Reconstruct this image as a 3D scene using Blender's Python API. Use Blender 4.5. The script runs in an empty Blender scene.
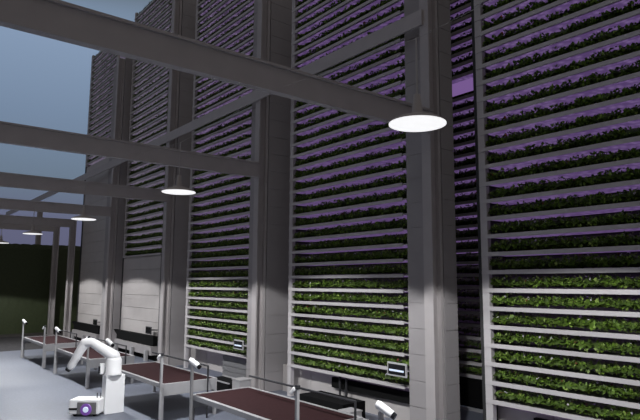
import bpy, bmesh, math, random
import numpy as np
from mathutils import Vector, Matrix
random.seed(7)
rng = np.random.default_rng(11)
scene = bpy.context.scene
COL = scene.collection
FX, FY = -0.7639237910, 0.6453064710      # the camera's heading on the ground
RX, RY = 0.6453064710, 0.7639237910       # its right-hand side
EYE = 3.0

# ------------------------------------------------------------------ materials
def lin(c):
    return tuple(((v/255)/12.92 if v/255 <= .04045 else ((v/255+.055)/1.055)**2.4) for v in c)

def mat(name, rgb, rough=.6, metal=0., noise=.0, nscale=8., emit=None, estr=0., bump=0., bscale=40.):
    m = bpy.data.materials.new(name); m.use_nodes = True
    nt = m.node_tree; b = nt.nodes['Principled BSDF']
    b.inputs['Roughness'].default_value = rough
    b.inputs['Metallic'].default_value = metal
    b.inputs['Base Color'].default_value = (*rgb, 1)
    tc = nt.nodes.new('ShaderNodeTexCoord')
    if noise:
        n = nt.nodes.new('ShaderNodeTexNoise'); n.inputs['Scale'].default_value = nscale; n.inputs['Detail'].default_value = 4
        nt.links.new(tc.outputs['Object'], n.inputs['Vector'])
        r = nt.nodes.new('ShaderNodeValToRGB')
        r.color_ramp.elements[0].position = .3; r.color_ramp.elements[1].position = .7
        r.color_ramp.elements[0].color = (*[v*(1-noise) for v in rgb], 1)
        r.color_ramp.elements[1].color = (*[min(1, v*(1+noise)) for v in rgb], 1)
        nt.links.new(n.outputs['Fac'], r.inputs['Fac']); nt.links.new(r.outputs['Color'], b.inputs['Base Color'])
    if bump:
        n2 = nt.nodes.new('ShaderNodeTexNoise'); n2.inputs['Scale'].default_value = bscale
        nt.links.new(tc.outputs['Object'], n2.inputs['Vector'])
        bp = nt.nodes.new('ShaderNodeBump'); bp.inputs['Strength'].default_value = bump; bp.inputs['Distance'].default_value = .02
        nt.links.new(n2.outputs['Fac'], bp.inputs['Height']); nt.links.new(bp.outputs['Normal'], b.inputs['Normal'])
    if emit:
        b.inputs['Emission Color'].default_value = (*emit, 1); b.inputs['Emission Strength'].default_value = estr
    return m

M = {}
M['steel'] = mat('painted_steel', (.42, .39, .385), .6, noise=.04, nscale=3)
M['lip'] = mat('shelf_steel', (.50, .475, .475), .55, noise=.04, nscale=5)
M['clad'] = mat('grey_cladding', (.33, .31, .31), .7, noise=.04, nscale=2)
M['door'] = mat('door_panel', (.46, .43, .415), .6, noise=.04, nscale=2)
M['back'] = mat('rack_back_panel', (.12, .115, .11), .8, noise=.08, nscale=3)
M['black'] = mat('black_rubber', (.006, .006, .006), .9, noise=.2, nscale=20)
M['black'].node_tree.nodes['Principled BSDF'].inputs['Specular IOR Level'].default_value = .1
M['dark'] = mat('dark_slot', (.02, .02, .02), .6)
M['maroon'] = mat('maroon_mat', (.030, .0125, .0135), .9, noise=.12, nscale=18)
M['maroon'].node_tree.nodes['Principled BSDF'].inputs['Specular IOR Level'].default_value = .08
M['frame'] = mat('table_frame', (.37, .365, .37), .45, noise=.04, nscale=6)
M['white'] = mat('white_plastic', (.9, .9, .9), .4)
M['box'] = mat('white_box', (.38, .37, .37), .5)
M['wire'] = mat('steel_wire', (.4, .38, .37), .5)
M['cable'] = mat('black_tube', (.03, .03, .033), .4)
M['lens'] = mat('black_lens', (.01, .01, .012), .15)
M['greypanel'] = mat('grey_plastic', (.17, .168, .17), .6)
M['silver'] = mat('silver_bezel', (.5, .5, .5), .35)
M['ring'] = mat('purple_ring', (.15, .05, .3), .4, emit=(.16, .08, .3), estr=.4)
M['hub'] = mat('lit_hub', (.6, .65, .75), .4, emit=(.55, .65, .85), estr=.5)
M['disc'] = mat('lamp_diffuser', (.8, .8, .8), .5, emit=(1, 1, 1), estr=.86)
M['shade'] = mat('lamp_housing', (.42, .39, .375), .5)
M['panel_glow'] = mat('purple_light_panel', (.1, .06, .16), .6, emit=(.172, .095, .262), estr=1.)
M['dark_ground'] = mat('dark_ground', (.03, .028, .03), .9, noise=.5, nscale=6)
M['kerb'] = mat('kerb', (.06, .055, .05), .8)

# grow light: rows of purple diodes behind a diffuser
m = bpy.data.materials.new('grow_light'); m.use_nodes = True; nt = m.node_tree; b = nt.nodes['Principled BSDF']
b.inputs['Base Color'].default_value = (.12, .09, .15, 1); b.inputs['Roughness'].default_value = .6
tc = nt.nodes.new('ShaderNodeTexCoord'); v = nt.nodes.new('ShaderNodeTexVoronoi'); v.inputs['Scale'].default_value = 9
nt.links.new(tc.outputs['Object'], v.inputs['Vector'])
r = nt.nodes.new('ShaderNodeValToRGB'); r.color_ramp.elements[0].position = .1; r.color_ramp.elements[1].position = .65
r.color_ramp.elements[0].color = (.165, .105, .245, 1); r.color_ramp.elements[1].color = (.078, .043, .13, 1)
nt.links.new(v.outputs['Distance'], r.inputs['Fac']); nt.links.new(r.outputs['Color'], b.inputs['Emission Color'])
b.inputs['Emission Strength'].default_value = .95
M['grow'] = m
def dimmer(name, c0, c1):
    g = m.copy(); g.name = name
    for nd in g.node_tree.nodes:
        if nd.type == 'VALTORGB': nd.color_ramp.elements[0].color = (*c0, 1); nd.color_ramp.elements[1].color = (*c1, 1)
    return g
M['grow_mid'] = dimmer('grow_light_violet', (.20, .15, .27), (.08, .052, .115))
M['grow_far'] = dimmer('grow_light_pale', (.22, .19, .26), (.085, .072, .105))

def leafmat(name, c, noise=.35):
    m = mat(name, c, .6, noise=noise, nscale=7)
    return m
LEAF = [leafmat('leaf_green', (.105, .19, .014)), leafmat('leaf_dark', (.05, .092, .008)),
        leafmat('leaf_light', (.24, .34, .07)), mat('leaf_pale', (.5, .45, .52), .6), mat('leaf_red', (.25, .03, .03), .6)]
SOIL = leafmat('undergrowth', (.055, .098, .009), .5)

# floor: speckled blue grey resin
m = bpy.data.materials.new('floor_resin'); m.use_nodes = True; nt = m.node_tree; b = nt.nodes['Principled BSDF']
b.inputs['Roughness'].default_value = .55
tc = nt.nodes.new('ShaderNodeTexCoord')
n1 = nt.nodes.new('ShaderNodeTexNoise'); n1.inputs['Scale'].default_value = .35; n1.inputs['Detail'].default_value = 3
n2 = nt.nodes.new('ShaderNodeTexNoise'); n2.inputs['Scale'].default_value = 14; n2.inputs['Detail'].default_value = 2
for n in (n1, n2): nt.links.new(tc.outputs['Object'], n.inputs['Vector'])
mx = nt.nodes.new('ShaderNodeMath'); mx.operation = 'ADD'
nt.links.new(n1.outputs['Fac'], mx.inputs[0]); nt.links.new(n2.outputs['Fac'], mx.inputs[1])
r = nt.nodes.new('ShaderNodeValToRGB'); r.color_ramp.elements[0].position = .75/2; r.color_ramp.elements[1].position = 1.3/2
r.color_ramp.elements[0].color = (.127, .140, .176, 1); r.color_ramp.elements[1].color = (.158, .174, .216, 1)
hf = nt.nodes.new('ShaderNodeMath'); hf.operation = 'MULTIPLY'; hf.inputs[1].default_value = .5
nt.links.new(mx.outputs[0], hf.inputs[0]); nt.links.new(hf.outputs[0], r.inputs['Fac']); nt.links.new(r.outputs['Color'], b.inputs['Base Color'])
M['floor'] = m

# ------------------------------------------------------------------ mesh helpers
class MB:
    def __init__(s): s.bm = bmesh.new()
    def box(s, x0, x1, y0, y1, z0, z1, bev=0.):
        vs = [s.bm.verts.new(p) for p in ((x0,y0,z0),(x1,y0,z0),(x1,y1,z0),(x0,y1,z0),(x0,y0,z1),(x1,y0,z1),(x1,y1,z1),(x0,y1,z1))]
        fs = [s.bm.faces.new([vs[i] for i in q]) for q in ((3,2,1,0),(4,5,6,7),(0,1,5,4),(1,2,6,5),(2,3,7,6),(3,0,4,7))]
        if bev:
            es = list({e for f in fs for e in f.edges})
            bmesh.ops.bevel(s.bm, geom=es, offset=bev, segments=2, affect='EDGES', profile=.6)
        return s
    def obox(s, c, ux, uy, hx, hy, z0, z1, bev=0.):
        """box on ground axes ux, uy"""
        P = []
        for z in (z0, z1):
            for a, d in ((-1,-1),(1,-1),(1,1),(-1,1)):
                P.append((c[0]+ux[0]*hx*a+uy[0]*hy*d, c[1]+ux[1]*hx*a+uy[1]*hy*d, z))
        vs = [s.bm.verts.new(p) for p in P]
        fs = [s.bm.faces.new([vs[i] for i in q]) for q in ((3,2,1,0),(4,5,6,7),(0,1,5,4),(1,2,6,5),(2,3,7,6),(3,0,4,7))]
        if bev:
            es = list({e for f in fs for e in f.edges})
            bmesh.ops.bevel(s.bm, geom=es, offset=bev, segments=3, affect='EDGES', profile=.6)
        bmesh.ops.recalc_face_normals(s.bm, faces=s.bm.faces[:])
        return s
    def lathe(s, p, axis, prof, seg=20):
        """prof: list of (distance along axis, radius)"""
        ax = Vector(axis).normalized(); t = Vector((0,0,1)) if abs(ax.z) < .9 else Vector((1,0,0))
        u = ax.cross(t).normalized(); w = ax.cross(u)
        rings = []
        for (h, r) in prof:
            c = Vector(p)+ax*h
            if r < 1e-5: rings.append([s.bm.verts.new(c)])
            else: rings.append([s.bm.verts.new(c+u*r*math.cos(2*math.pi*i/seg)+w*r*math.sin(2*math.pi*i/seg)) for i in range(seg)])
        for a, b_ in zip(rings, rings[1:]):
            if len(a) == 1 and len(b_) == 1: continue
            for i in range(seg):
                j = (i+1) % seg
                q = [a[0], b_[j], b_[i]] if len(a) == 1 else ([a[i], a[j], b_[0]] if len(b_) == 1 else [a[i], a[j], b_[j], b_[i]])
                s.bm.faces.new(q)
        for rg in (rings[0], rings[-1]):
            if len(rg) > 1: s.bm.faces.new(rg)
        bmesh.ops.recalc_face_normals(s.bm, faces=s.bm.faces[:])
        return s
    def rod(s, a, b_, r, seg=12):
        d = Vector(b_)-Vector(a); return s.lathe(a, d, [(0, r), (d.length, r)], seg)
    def capsule(s, a, b_, r0, r1, seg=24):
        d = Vector(b_)-Vector(a); L = d.length; pr = []
        for i in range(7):
            t = math.pi/2*(1-i/6); pr.append((-r0*math.sin(t), r0*math.cos(t)))
        for i in range(7):
            t = math.pi/2*(i/6); pr.append((L+r1*math.sin(t), r1*math.cos(t)))
        return s.lathe(a, d, pr, seg)
    def tube(s, pts, r, seg=8):
        for a, b_ in zip(pts, pts[1:]): s.capsule(a, b_, r, r, seg)
        return s
    def prism(s, poly, y0, y1):
        a = [s.bm.verts.new((x, y0, z)) for x, z in poly]; b_ = [s.bm.verts.new((x, y1, z)) for x, z in poly]
        s.bm.faces.new(a); s.bm.faces.new(b_[::-1]); n = len(poly)
        for i in range(n): s.bm.faces.new([a[i], b_[i], b_[(i+1) % n], a[(i+1) % n]])
        bmesh.ops.recalc_face_normals(s.bm, faces=s.bm.faces[:])
        return s
    def build(s, name, material, parent=None, smooth=False, origin=None):
        me = bpy.data.meshes.new(name)
        o = bpy.data.objects.new(name, me); COL.objects.link(o)
        off = Vector(parent.location) if parent else Vector((0, 0, 0))
        if parent and parent.parent: off = off+Vector(parent.parent.location)
        if parent: o.parent = parent
        if origin: off = off*0+Vector(origin); o.location = origin
        if off.length > 0: bmesh.ops.translate(s.bm, verts=s.bm.verts[:], vec=-off)
        s.bm.to_mesh(me); s.bm.free()
        if smooth:
            for p in me.polygons: p.use_smooth = True
        me.materials.append(material)
        return o

def tag(o, label, cat=None, group=None, kind=None):
    if label: o['label'] = label
    if cat: o['category'] = cat
    if group: o['group'] = group
    if kind: o['kind'] = kind
    return o
def empty(name, loc, label=None, cat=None, group=None):
    o = bpy.data.objects.new(name, None); COL.objects.link(o); o.location = loc; o.empty_display_size = .1
    return tag(o, label, cat, group)
def struct(o, label=None): o['kind'] = 'structure'; return tag(o, label) if label else o
def copy_tree(o, parent=None):
    c = o.copy(); COL.objects.link(c)
    if parent: c.parent = parent
    for ch in list(o.children): copy_tree(ch, c)
    return c

# ------------------------------------------------------------------ ground
FL = -29.0
struct(MB().box(FL, 12, -14, 17, -.2, 0).build('floor', M['floor']), 'pale blue grey resin floor under the tables and robots')
struct(MB().box(-75, FL, -40, 40, -.22, -.012).build('ground', M['dark_ground']), 'black ground between the floor edge and the hedge')
# dark hedge wall at the far end
def hedge():
    bm = bmesh.new(); ny, nz = 150, 18; H = 5.22; Y0, Y1 = -6, 16
    rows = []
    for side, xo in ((0, -37.0), (1, -38.0)):
        g = []
        for j in range(nz+1):
            row = []
            for i in range(ny+1):
                n = rng.uniform(-.004, .004)
                z = -.01+H*j/nz
                if 0 < j < nz: z += rng.uniform(-.06, .06)
                elif j == nz: z += rng.uniform(-.025, .025)
                row.append(bm.verts.new((xo+n+(0 if j < nz else (-.12 if side == 0 else .12)), Y0+(Y1-Y0)*i/ny, z)))
            g.append(row)
        rows.append(g)
    def quad(a, b_, c, d): bm.faces.new((a, b_, c, d))
    A, B = rows
    for j in range(nz):
        for i in range(ny):
            quad(A[j][i], A[j][i+1], A[j+1][i+1], A[j+1][i]); quad(B[j][i], B[j+1][i], B[j+1][i+1], B[j][i+1])
    for i in range(ny): quad(A[nz][i], A[nz][i+1], B[nz][i+1], B[nz][i]); quad(A[0][i], B[0][i], B[0][i+1], A[0][i+1])
    for j in range(nz):
        quad(A[j][0], A[j+1][0], B[j+1][0], B[j][0]); quad(A[j][ny], B[j][ny], B[j+1][ny], A[j+1][ny])
    bmesh.ops.recalc_face_normals(bm, faces=bm.faces[:])
    s = MB.__new__(MB); s.bm = bm
    o = s.build('hedge', leafmat('hedge_leaves', (.036, .05, .015), .12))
    tag(o, 'tall dark green clipped hedge closing the far end', 'hedge')
hedge()
struct(MB().box(-36.8, -36.55, -6, 16, -.013, .12).build('trim_1', M['kerb']), 'low brown kerb along the foot of the hedge')

# ------------------------------------------------------------------ racks
W = 4.65; S = .3333
POST = .15
def shelf_proto(w, glow, dep=.68):
    s = MB(); s.box(.01, w-.3, -.022, -.007, -.045, .03)                        # front lip
    s.box(POST*.5, w-POST*.5, -.008, dep-.02, -.012, .004)
    s.box(POST*.5, w-POST*.5, dep-.05, dep-.02, -.03, .05)
    o = s.build('shelf', M['lip'])
    g = MB().box(POST+.02, w-POST-.02, .09, dep-.06, -.03, -.014).build('grow_light', glow, o)
    return o

def row_arrays(w, dep, seed, dens, hmax):
    """one shelf's worth of crop: leaves as bent little blades around a ridge"""
    r = np.random.default_rng(seed)
    n = int(w*dens)
    x = r.uniform(POST+.03, w-POST-.03, n)
    # clumps
    k = int(w/.085); cx = np.linspace(POST+.08, w-POST-.08, k)+r.normal(0, .012, k); ch = r.uniform(.66, 1., k)
    idx = r.integers(0, k, n); x = cx[idx]+r.normal(0, .032, n)
    x = np.clip(x, POST*.4, w-POST*.6)
    y = np.where(r.random(n) < .62, r.normal(.09, .05, n), r.uniform(.05, dep-.12, n)); y = np.clip(y, .02, dep-.12)
    prof = np.clip(.78+(y-.03)*1.2, .5, 1.)*ch[idx]
    z = .015+hmax*prof*r.uniform(.2, 1, n)**.8
    L = r.uniform(.026, .062, n); wd = L*r.uniform(.35, .6, n)
    az = r.uniform(0, 2*np.pi, n); el = r.uniform(.1, 1.35, n)
    d = np.stack([np.cos(az)*np.cos(el), np.sin(az)*np.cos(el), np.sin(el)], 1)
    sd = np.stack([-np.sin(az), np.cos(az), r.uniform(-.4, .4, n)], 1)
    c = np.stack([x, y, z], 1)
    p0 = c-d*L[:, None]*.7; p2 = c+d*L[:, None]*.7
    p1 = c+sd*wd[:, None]; p3 = c-sd*wd[:, None]
    V = np.stack([p0, p1, p2, p3], 1).reshape(-1, 3)
    V[:, 2] = np.clip(V[:, 2], .008, .286); V[:, 1] = np.clip(V[:, 1], .0, dep-.05)
    Fc = np.arange(4*n).reshape(-1, 4)
    t = r.random(n); top = z > .55*hmax
    mi = np.where(t < .50, 0, np.where(t < .80, 1, 2))
    t2 = r.random(n)
    mi = np.where(top & (t2 < .03), 3, mi); mi = np.where(top & (t2 > .985), 4, mi)
    # undergrowth ridge
    nx = int(w/.05); ys = [.02, .09, .2, .34, .5, dep-.1]; hs = [.10, .15, .17, .18, .16, .05]
    gv = []
    for i in range(nx+1):
        for yy, hh in zip(ys, hs):
            gv.append((POST*.7+(w-POST*1.5)*i/nx, yy, .006+hh*hmax/.24*r.uniform(.6, 1.15)))
    gv = np.array(gv); m_ = len(ys); gf = []
    for i in range(nx):
        for j in range(m_-1):
            a = i*m_+j; gf.append((a, a+1, a+m_+1, a+m_))
    gf = np.array(gf)+len(V)
    return np.vstack([V, gv]), np.vstack([Fc, gf]), np.concatenate([mi, np.full(len(gf), 5)])

def foliage(name, loc, zs, w, dep, seed, dens, hmax):
    var = [row_arrays(w, dep, seed*10+i, dens, hmax) for i in range(4)]
    Vs, Fs, Ms = [], [], []; off = 0
    for i, z in enumerate(zs):
        V, F_, mi = var[(i*7+i//3) % 4]
        V = V.copy()
        if (i//4) % 2: V[:, 0] = w*1-.02-V[:, 0]
        V[:, 2] += z
        Vs.append(V); Fs.append(F_+off); Ms.append(mi); off += len(V)
    V = np.vstack(Vs).astype(np.float32); F_ = np.vstack(Fs).astype(np.int32); mi = np.concatenate(Ms).astype(np.int32)
    me = bpy.data.meshes.new(name)
    me.vertices.add(len(V)); me.vertices.foreach_set('co', V.ravel())
    me.loops.add(F_.size); me.loops.foreach_set('vertex_index', F_.ravel())
    me.polygons.add(len(F_)); me.polygons.foreach_set('loop_start', np.arange(0, F_.size, 4, dtype=np.int32))
    me.polygons.foreach_set('loop_total', np.full(len(F_), 4, dtype=np.int32))
    for m_ in LEAF+[SOIL]: me.materials.append(m_)
    me.polygons.foreach_set('material_index', mi)
    me.update(calc_edges=True); me.validate()
    o = bpy.data.objects.new(name, me); COL.objects.link(o); o.location = loc
    return o

def rack(x0, y, w, z0, n, first, label, croplabel, seed, dens, spacing=S, skip=(), top=None, post_r=.17, backz=.36, hmax=.285, glow=None, side=False):
    """x0 left edge, y plane of the shelf fronts; shelves numbered from the bottom"""
    root = empty('growing_rack', (x0, y, 0), label, 'plant rack')
    zs = [z0+spacing*i for i in range(first, n)]
    top = top or z0+spacing*(n-1)+.3
    for (a, b_) in ((0, POST), (w-post_r, w)):
        MB().box(x0+a, x0+b_, y-.006, y+.1, 0, top).build('post', M['lip'], root)
        MB().box(x0+a, x0+b_, y+.72, y+.8, 0, top).build('post', M['lip'], root)
    bz = zs[0]-.06 if first == 0 else zs[0]-.3
    MB().box(x0, x0+w, y+.69, y+.715, bz, top-.02).build('back_panel', M['back'], root)
    MB().box(x0+.03, x0+.06, y+.105, y+.688, zs[0]-.05, top-.02).build('inner_side', M['back'], root)
    if side: MB().box(x0-.075, x0-.006, y, y+.8, .02, top-.02).build('side_panel', M['dark'], root)
    pr = shelf_proto(w, glow or M['grow']); firstone = True
    for i, z in enumerate(zs):
        if i+first in skip: continue
        if firstone: s = pr; firstone = False
        else: s = copy_tree(pr)
        s.parent = root; s.location = (0, 0, z)
    f = foliage('crop_foliage', (x0, y, 0), [z for i, z in enumerate(zs) if i+first not in skip], w, .68, seed, dens, hmax)
    tag(f, croplabel, 'plants', kind='stuff')
    return root

D = 8.9
rack(-6.53, D, W, .86, 31, 0, 'nearest tall plant rack filling the right edge, full rows of green crops', 'green crops growing on every shelf of the nearest rack at right', 1, 480, side=True)
rack(-12.92, D, W, .815, 33, 0, 'tall plant rack between the two nearest wide columns, tablet at its lower right', 'green crops on the rack between the two nearest wide columns', 2, 400)
rack(-19.37, D, 4.62, .80, 40, 0, 'tall plant rack behind the robot arm table, third from the right edge', 'green crops on the third rack from right, behind the maroon tables', 3, 300, glow=M['grow_mid'])
rack(-26.1, D, 4.6, .80, 45, 10, 'distant plant rack above the lower of two grey sectional doors', 'crops on the distant rack above the lower grey door', 4, 210, glow=M['grow_far'])
rack(-32.8, D, 4.5, .80, 45, 26, 'farthest plant rack at the left end, above the taller grey door', 'crops on the farthest rack above the taller grey door', 5, 160, glow=M['grow_far'], side=True)
# second row seen through the gap
R2 = 11.2
r2 = rack(-11.2, R2, 4.3, .80, 37, 0, 'plant rack of a second row seen through the narrow gap beside the nearest column', 'dark green crops on the rack glimpsed through the narrow gap', 6, 220, spacing=.297, skip=(24,), backz=.05)
pz = .8+.297*24
MB().box(-10.9, -7.1, R2-.045, R2-.01, pz-.2, pz+.12).build('light_panel', M['panel_glow'], r2)['label'] = 'plain bright purple light panel'
MB().box(-11.2, -6.9, R2-.03, R2+.3, 0, .06).build('kick_plate', M['frame'], r2)
MB().box(-11.15, -6.95, R2+.02, R2+.05, .07, .76).build('lower_panel', M['black'], r2)['label'] = 'black lower panel'

# wall behind and below the racks
for i, (a, b_) in enumerate(((-6.5, -1.95), (-13.6, -8.3), (-20.0, -14.95))):
    s = MB(); n = 4; yw = (9.2, 9.2, 9.45)[i]
    for q in range(n):
        s.box(a+(b_-a)*q/n+.01, a+(b_-a)*(q+1)/n-.01, yw, yw+.06, .0, .72)
    s.box(a, b_, yw+.05, yw+.1, 0, .72)
    struct(s.build('wall_back', M['door']), ['grey panelled wall under the nearest rack', 'grey panelled wall under the rack between the wide columns', 'grey panelled wall under the third rack from right'][i])
    if i < 2:
        struct(MB().box((-5.7, -11.3)[i], b_, yw-.09, yw-.01, (.40, .42)[i], .66).build('trim_%d' % (i+2), M['black']), ['black bumper strip along the wall under the nearest rack', 'black bumper strip along the wall under the second rack'][i])

# piers of grey cladding between the racks, right side face showing
def pier(x0, x1, y0, y1, z1, label):
    s = MB(); z = 0.; h = .515
    while z < z1-.01:
        s.box(x0, x1, y0, y1, z+(.012 if z > 0 else 0), min(z+h, z1)); z += h
    s.box(x0+.012, x1-.012, y0+.012, y1-.012, 0, z1-.02)
    tag(s.build('cladding_pier', M['clad']), label, 'cladding')
pier(-8.24, -7.27, 8.68, 9.07, 14.5, 'grey cladding pier behind the nearest column, right of the second rack')
pier(-14.7, -13.70, 8.68, 9.44, 15, 'grey cladding pier behind the second column from right')
pier(-21.2, -20.10, 8.68, 9.5, 15, 'grey cladding pier behind the third column, right of the lower door')
pier(-28.1, -26.40, 8.68, 9.5, 13.6, 'grey cladding pier between the two grey sectional doors')

# sectional doors below the two far racks
def door(n, x0, x1, z0, z1, label):
    s = MB(); z = z0
    s.box(x0, x1, 8.96, 8.99, z0, z1)
    while z < z1-.05:
        s.box(x0, x1, 8.9, 8.96, z+.012, min(z+.525, z1)); z += .525
    struct(s.build('door_%d' % n, M['door']), label)
    struct(MB().box(x0-.13, x0-.01, 8.88, 9.0, z0, z1).box(x1+.01, x1+.09, 8.88, 9.0, z0, z1).build('trim_%d' % (n+3), M['dark']), 'black side seals of the '+label.split(' sec')[0]+' door')
door(1, -25.95, -21.75, .9, 4.1, 'lower grey sectional door with a lamp pool on it, nearer of the two')
door(2, -32.62, -28.45, .85, 9.3, 'taller grey sectional door at the far left end')

def dock(x0, x1, label):
    root = empty('loading_ledge', ((x0+x1)/2, 8.7, 0), label, 'ledge')
    s = MB(); s.prism([(x0-.35, .93), (x1, .93), (x1, .56), (x0+.1, .56), (x0+.1, .74)], 8.7, 8.87)
    s.build('bumper', M['black'], root)['label'] = 'black rubber bumper'
    MB().box(x0+.1, x1, 8.62, 8.88, .22, .55).build('apron', M['clad'], root)
    MB().box(x0+.1, x1, 8.8, 8.88, .0, .21).build('kick_plate', M['black'], root)['label'] = 'black kick plate'
    for x in (x0+.5, (x0+x1)/2+.3, x1-.3):
        MB().box(x-.09, x+.09, 8.5, 8.6, 0, .40).build('leg', M['frame'], root)
    return root
dock(-25.95, -21.72, 'grey loading ledge with black bumper under the lower sectional door')
dock(-32.6, -28.4, 'grey loading ledge with black bumper under the taller sectional door')

# ------------------------------------------------------------------ steel frame
def column(x, y0, z1, label, w=.23, dp=.3):
    root = empty('steel_column', (x+w/2, y0+dp/2, 0), label, 'column')
    s = MB(); s.box(x, x+w, y0, y0+.05, 0, z1); s.box(x, x+w, y0+dp-.07, y0+dp, 0, z1); s.box(x+w/2-.02, x+w/2+.02, y0+.05, y0+dp-.07, 0, z1)
    s.build('shaft', M['steel'], root)
    MB().box(x-.06, x+w+.06, y0-.06, y0+dp+.02, 0, .03).build('base_plate', M['steel'], root)
    return root
CX = [-1.07, -7.5, -13.93, -20.34, -26.62, -33.17, -36.61]
CL = ['steel column right of the nearest rack, beyond the right edge', 'nearest tall steel column, behind the largest lamp',
      'second tall steel column from right, left of the second rack', 'third tall steel column, with a lamp disc in front',
      'fourth steel column, between the two grey doors', 'short steel column right of the hedge, beside the taller door', 'slim steel column standing at the end against the hedge']
for i, x in enumerate(CX): column(x, 8.35, [16, 16, 16, 16, 13.5, 6.38, 6.38][i], CL[i])
column(-41.2, 8.35, 8.2, 'steel post behind the hedge, only its head showing among the beams')

BL = ['beam out of frame over the right end', 'nearest and largest steel beam, crossing the top left corner to the nearest column',
      'second steel beam, running from the left edge to the second column', 'third steel beam, running from the left edge to the third column',
      'fourth steel beam, running to the column between the grey doors', 'fifth steel beam, ending at the short column by the taller door', 'last steel beam, nearest the hedge']
for i, x in enumerate(CX):
    c = x+.23; z0, z1 = 5.955, 6.385
    s = MB(); s.box(c-.09, c+.06, -6, 8.345, z0, z1-.04); s.box(c-.14, c+.11, -6, 8.345, z1-.04, z1)
    b_ = s.build('steel_beam', M['steel']); tag(b_, BL[i], 'beam')
s = MB(); s.box(-52, -7.4, 8.30, 8.345, 8.24, 8.57)
tag(s.build('steel_beam', M['steel']), 'high lengthwise steel beam crossing the fronts of all the racks', 'beam')

# ------------------------------------------------------------------ lamps
LX = [-4.37-6.6*i for i in range(5)]
LL = ['largest round pendant lamp, in front of the nearest column', 'round pendant lamp in front of the third column, second largest',
      'round pendant lamp glowing before the taller grey door', 'small pendant lamp left of the slim columns, above the hedge',
      'small pendant lamp cut by the left edge, above the hedge', 'pendant lamp at the far end beyond the left edge']
for i, x in enumerate(LX):
    y, z = 4.8, 4.83
    root = empty('pendant_lamp', (x, y, z), LL[i], 'lamp', None)
    MB().lathe((x, y, z), (0, 0, 1), [(.012, .325), (.012, .333), (.025, .33), (.07, .25), (.10, .15), (.13, .07), (.36, .04)], 40).build('housing', M['shade'], root, smooth=False)
    MB().lathe((x, y, z), (0, 0, 1), [(0, .335), (.011, .335)], 48).build('diffuser', M['disc'], root)['label'] = 'glowing white disc'
    pts = []
    xa, xb = (CX+[-43])[i]+.14, (CX+[-43])[i+1]+.33
    if i == 5: xa, xb = CX[5]+.14, CX[6]+.33
    s = MB(); s.tube([(x, y, z+.3), (x, y, z+1.05)], .012)
    s.tube([(max(xa, x), y, 6.05), (x, y, z+1.05), (min(xb, x), y, 6.05)], .003, 6)
    s.build('suspension_cable', M['wire'], root)
    L = bpy.data.lights.new('lamp_beam', 'SPOT'); L.energy = 1150; L.spot_size = math.radians(138.5); L.spot_blend = .08; L.shadow_soft_size = .1
    L.color = (.97, .98, 1)
    lo = bpy.data.objects.new('lamp_beam', L); COL.objects.link(lo); lo.parent = root; lo.location = (0, 0, -.03)

# ------------------------------------------------------------------ tables
TY0, TY1, TZ, TLn = 5.1, 6.43, .8, 3.6
def table(x0, label):
    x1 = x0+TLn
    root = empty('work_table', (x0, TY0, 0), label, 'table', None)
    MB().box(x0+.05, x1-.05, TY0+.05, TY1-.05, TZ-.05, TZ+.002).build('top', M['maroon'], root)['label'] = 'dark maroon table top'
    s = MB()
    for (a, b_, c, d) in ((x0, x1, TY0, TY0+.075), (x0, x1, TY1-.05, TY1)): s.box(a, b_, c, d, TZ-.075, TZ+.012)
    for (a, b_) in ((x0, x0+.05), (x1-.05, x1)): s.box(a, b_, TY0+.05, TY1-.05, TZ-.24, TZ+.012)
    s.build('frame', M['frame'], root)
    for (a, c) in ((x0+.005, TY0+.005), (x1-.07, TY0+.005), (x0+.005, TY1-.07), (x1-.07, TY1-.07)):
        MB().box(a, a+.065, c, c+.065, 0, TZ-.076).build('leg', M['frame'], root)
    # corner masts
    def mast(x, y, h, kind):
        p = MB().box(x-.024, x+.024, y-.024, y+.024, 0, h).build('mast', M['frame'], root)
        if kind == 'cam':
            a = Vector((x-.02, y-.01, h+.075)); b2 = a+Vector((.19, .085, -.12))
            c_ = MB().lathe(a, b2-a, [(-.04, .0), (-.04, .04), (0, .052), (.20, .052), (.20, .0)], 18).build('camera', M['white'], root, smooth=False)
            d = (b2-a).normalized()
            MB().lathe(a+d*.202, d, [(0, .042), (.045, .042), (.045, .0)], 14).build('lens', M['lens'], c_)
        else:
            MB().box(x-.03, x+.04, y-.03, y+.03, h+.002, h+.06, .008).build('knob', M['cable'], root)
            MB().capsule((x-.045, y-.03, h+.0), (x-.085, y-.05, h-.05), .032, .028, 12).build('sensor', M['white'], root)
    mast(x0+.1, TY0-.028, 1.40, 'cam')
    mast(x1+.05, TY0-.03, 1.42, 'knob')
    # black guard tube over the back half
    yr = 6.1; xa, xb = x0+.55, x1+.18
    MB().tube([(xa, yr, 1.13), (xb, yr, 1.13), (xb, yr, .02)], .02).build('guard_tube', M['cable'], root)
    return root
T0 = table(-10.75, 'largest maroon topped table at bottom centre, before the second rack')
for i, (x, lb) in enumerate(((-15.78, 'maroon topped table immediately right of the white robot arm'), (-21.02, 'maroon topped table behind the raised white robot arm'),
                  (-26.15, 'farthest maroon topped table, near the hedge'), (-5.41, 'table at the bottom edge with only its mast and camera showing'))):
    c = copy_tree(T0); c.location.x = x; c['label'] = lb

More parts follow.
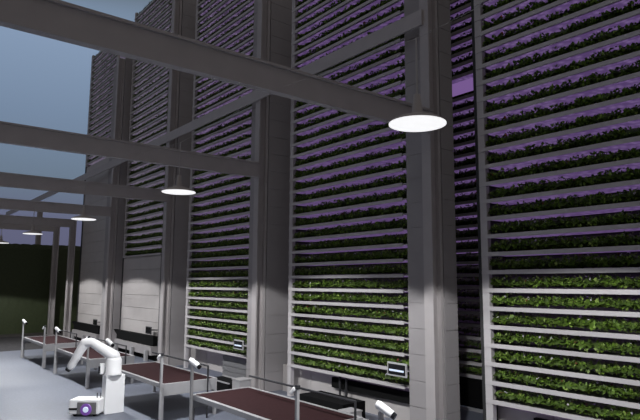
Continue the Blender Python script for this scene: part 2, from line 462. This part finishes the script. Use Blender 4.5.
# tablets on arms
def tablet(x1, label, on, z=1.2):
    root = empty('wall_tablet', (x1-.5, 8.68, z), label, 'tablet')
    s = MB(); s.box(x1-.62, x1-.06, 8.62, 8.65, z-.14, z+.14, .008)
    b_ = s.build('bezel', M['silver'] if on else M['cable'], root)
    sc = MB().box(x1-.585, x1-.095, 8.612, 8.619, z-.105, z+.105).build('screen', M['lens'], root)
    sc['label'] = 'black screen'
    if on: MB().box(x1-.55, x1-.13, 8.606, 8.611, z-.04, z+.0).build('display_band', M['hub'], sc)
    MB().tube([(x1-.36, 8.66, z), (x1-.1, 8.72, z+.02), (x1+.02, 8.86, z+.02)], .022).build('arm', M['cable'], root)
    return root
tablet(-8.2, 'silver framed tablet on the right post of the second rack', True)
tablet(-14.75, 'silver framed tablet on the right post of the third rack', True, 1.17)
tablet(-21.72, 'black control box on the lower grey door', False, 1.15)
tablet(-28.4, 'black control box on the taller grey door', False, 1.1)

# low bins behind the tables
def bin_(x0, x1, y0, y1, z, label, rim=True):
    root = empty('low_bin', ((x0+x1)/2, (y0+y1)/2, 0), label, 'bin')
    MB().box(x0, x1, y0, y1, 0, z, .01).build('body', M['black'], root)
    if rim: MB().box(x0-.02, x1+.02, y0-.02, y0+.02, z+.001, z+.03).box(x0-.02, x1+.02, y1-.02, y1+.02, z+.001, z+.03).build('rim', M['frame'], root)['label'] = 'light grey rim'
bin_(-15.3, -13.95, 7.7, 8.25, .29, 'low black bin with grey rim left of the second column')
bin_(-11.2, -9.6, 8.05, 8.7, .40, 'low black bin under the second rack, behind the largest table', False)
def block(x0, x1, y0, y1, z, label):
    root = empty('storage_box', ((x0+x1)/2, (y0+y1)/2, 0), label, 'box')
    MB().box(x0, x1, y0, y1, 0, z, .02).build('body', M['box'], root)
    MB().box(x0-.01, x1+.01, y0-.01, y1+.01, z+.001, z+.035, .008).build('lid', M['box'], root)
block(-13.85, -13.45, 7.75, 8.1, .42, 'small white box at the foot of the second column')
block(-9.45, -9.1, 7.8, 8.15, .33, 'small white box behind the right end of the largest table')
block(-8.85, -7.75, 7.4, 7.9, .26, 'long pale box on the floor left of the nearest column')
# grey crate under the third rack
root = empty('grey_crate', (-16.3, 9.3, 0), 'grey slatted crate under the third rack, below its tablet', 'crate')
s = MB()
for q in range(4): s.box(-17.0, -15.35, 9.15, 9.4, .03+q*.16, .16+q*.16)
s.box(-16.97, -15.38, 9.17, 9.38, .0, .66)
s.build('body', M['greypanel'], root)
for x in (-15.3, -15.12): MB().rod((x, 9.2, 0), (x, 9.2, .74), .025).build('pipe', M['cable'], root)
for x in (-10.9, -10.66):
    tag(MB().rod((x, 9.05, 0), (x, 9.05, .765), .028).build('pipe', M['cable']), 'pair of thin dark pipes under the second rack', 'pipe', 'pipes under the second rack')

# ------------------------------------------------------------------ robot arm on its pedestal
root = empty('robot_arm', (-13.87, 4.72, 0), 'white robot arm bent over on a white pedestal, beside the maroon table', 'robot')
ux, uy = (1, 0), (0, 1)
c0 = (-13.92, 4.67)
MB().obox(c0, ux, uy, .14, .215, 0, .86, .012).build('pedestal', M['white'], root)
b_ = MB().lathe((-13.875, 4.64, .86), (0, 0, 1), [(.0, .19), (.03, .19), (.05, .175), (.34, .175), (.42, .13)], 28).build('base', M['white'], root, smooth=True)
MB().box(-14.06, -14.0, 4.38, 4.48, .88, 1.12, .01).build('connector', M['white'], root)
cn = MB().box(-14.07, -14.0, 4.352, 4.378, .90, 1.06, .005).build('plug', M['lens'], root); cn['label'] = 'black plug'
J1 = Vector((-13.86, 4.63, 1.285)); J2 = Vector((-14.20, 4.225, 1.60)); J2b = Vector((-14.31, 4.095, 1.585)); J3 = Vector((-14.50, 3.874, 1.06))
MB().capsule(J1, J2, .135, .098).build('upper_arm', M['white'], root, smooth=True)
# rounded elbow then forearm
s = MB(); s.capsule(J2, J2b, .1, .108, 24); s.capsule(J2b, J3, .108, .088); s.build('forearm', M['white'], root, smooth=True)
d = (J3-J2).normalized()
t_ = MB().lathe(J3+d*.085, d, [(0, .06), (.045, .06), (.045, 0)], 18).build('tool_flange', M['lens'], root); t_['label'] = 'black tool flange'

# ------------------------------------------------------------------ small wheeled robot
c = Vector((-14.06, 4.17, 0)); U = (RX, RY); Vv = (FX, FY)
root = empty('delivery_robot', c, 'small low white wheeled robot with purple ring light, beside the arm pedestal', 'robot')
MB().obox((c.x, c.y), U, Vv, .34, .22, .05, .37, .03).build('body', M['white'], root)
f = (c.x-Vv[0]*.225+U[0]*.07, c.y-Vv[1]*.225+U[1]*.07)
MB().obox(f, U, Vv, .215, .012, .052, .315, .01).build('side_panel', M['greypanel'], root)['label'] = 'grey side panel'
hub = Vector((c.x-Vv[0]*.239+U[0]*.06, c.y-Vv[1]*.239+U[1]*.06, .16))
ax = (-Vv[0], -Vv[1], 0)
MB().lathe(hub, ax, [(0, .13), (.012, .12), (.012, .0)], 28).build('ring_light', M['ring'], root)['label'] = 'purple ring light'
MB().lathe(hub+Vector(ax)*.013, ax, [(0, .065), (.01, .055), (.01, 0)], 24).build('wheel_hub', M['hub'], root)['label'] = 'pale lit hub'
q = (c.x-Vv[0]*.225-U[0]*.24, c.y-Vv[1]*.225-U[1]*.24)
MB().obox(q, U, Vv, .09, .008, .15, .19).build('sensor_strip', M['black'], root)['label'] = 'black sensor strip'
for (du) in (.2, .28):
    p = Vector((c.x+U[0]*du, c.y+U[1]*du, .365)); MB().rod(p, p+Vector((0, 0, .12)), .012).build('antenna', M['cable'], root)
for (a, d_) in ((-.22, -.14), (.22, -.14), (-.22, .14), (.22, .14)):
    p = Vector((c.x+U[0]*a+Vv[0]*d_, c.y+U[1]*a+Vv[1]*d_, .05)); MB().lathe(p-Vector(ax)*.02, ax, [(0, .05), (.04, .05)], 16).build('wheel', M['black'], root)

# ------------------------------------------------------------------ sky
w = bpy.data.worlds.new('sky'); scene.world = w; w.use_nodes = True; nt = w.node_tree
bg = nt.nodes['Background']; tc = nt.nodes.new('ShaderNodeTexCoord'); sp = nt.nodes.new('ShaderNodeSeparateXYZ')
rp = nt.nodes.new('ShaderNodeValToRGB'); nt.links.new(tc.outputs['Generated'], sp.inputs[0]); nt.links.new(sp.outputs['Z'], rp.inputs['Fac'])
cr = rp.color_ramp
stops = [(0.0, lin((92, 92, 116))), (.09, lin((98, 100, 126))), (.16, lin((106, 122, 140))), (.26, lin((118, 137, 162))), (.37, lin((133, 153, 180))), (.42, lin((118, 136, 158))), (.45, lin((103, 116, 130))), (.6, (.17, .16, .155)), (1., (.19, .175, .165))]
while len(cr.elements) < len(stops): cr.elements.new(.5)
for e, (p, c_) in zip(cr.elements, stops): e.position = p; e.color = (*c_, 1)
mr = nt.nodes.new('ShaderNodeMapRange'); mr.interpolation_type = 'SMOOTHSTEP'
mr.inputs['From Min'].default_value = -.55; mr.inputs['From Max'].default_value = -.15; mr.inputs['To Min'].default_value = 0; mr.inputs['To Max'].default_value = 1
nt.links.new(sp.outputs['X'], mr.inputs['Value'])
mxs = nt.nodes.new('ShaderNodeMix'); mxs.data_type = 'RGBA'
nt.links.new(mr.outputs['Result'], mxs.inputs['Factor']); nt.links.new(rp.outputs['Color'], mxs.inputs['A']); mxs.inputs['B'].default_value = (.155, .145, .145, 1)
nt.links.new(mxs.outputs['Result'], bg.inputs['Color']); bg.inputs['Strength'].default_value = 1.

# ------------------------------------------------------------------ camera
cam = bpy.data.cameras.new('camera'); co = bpy.data.objects.new('camera', cam); COL.objects.link(co)
cam.sensor_fit = 'HORIZONTAL'; cam.sensor_width = 36; cam.lens = 566/640*36; cam.shift_x = -25/640
cam.clip_start = .05; cam.clip_end = 300
p = math.atan(72.3/566)
co.location = (0, 0, EYE)
dv = Vector((FX*math.cos(p), FY*math.cos(p), math.sin(p)))
co.rotation_euler = dv.to_track_quat('-Z', 'Y').to_euler()
scene.camera = co
vs = scene.view_settings; vs.view_transform = 'Standard'; vs.look = 'None'; vs.exposure = 0; vs.gamma = 1; vs.use_curve_mapping = False
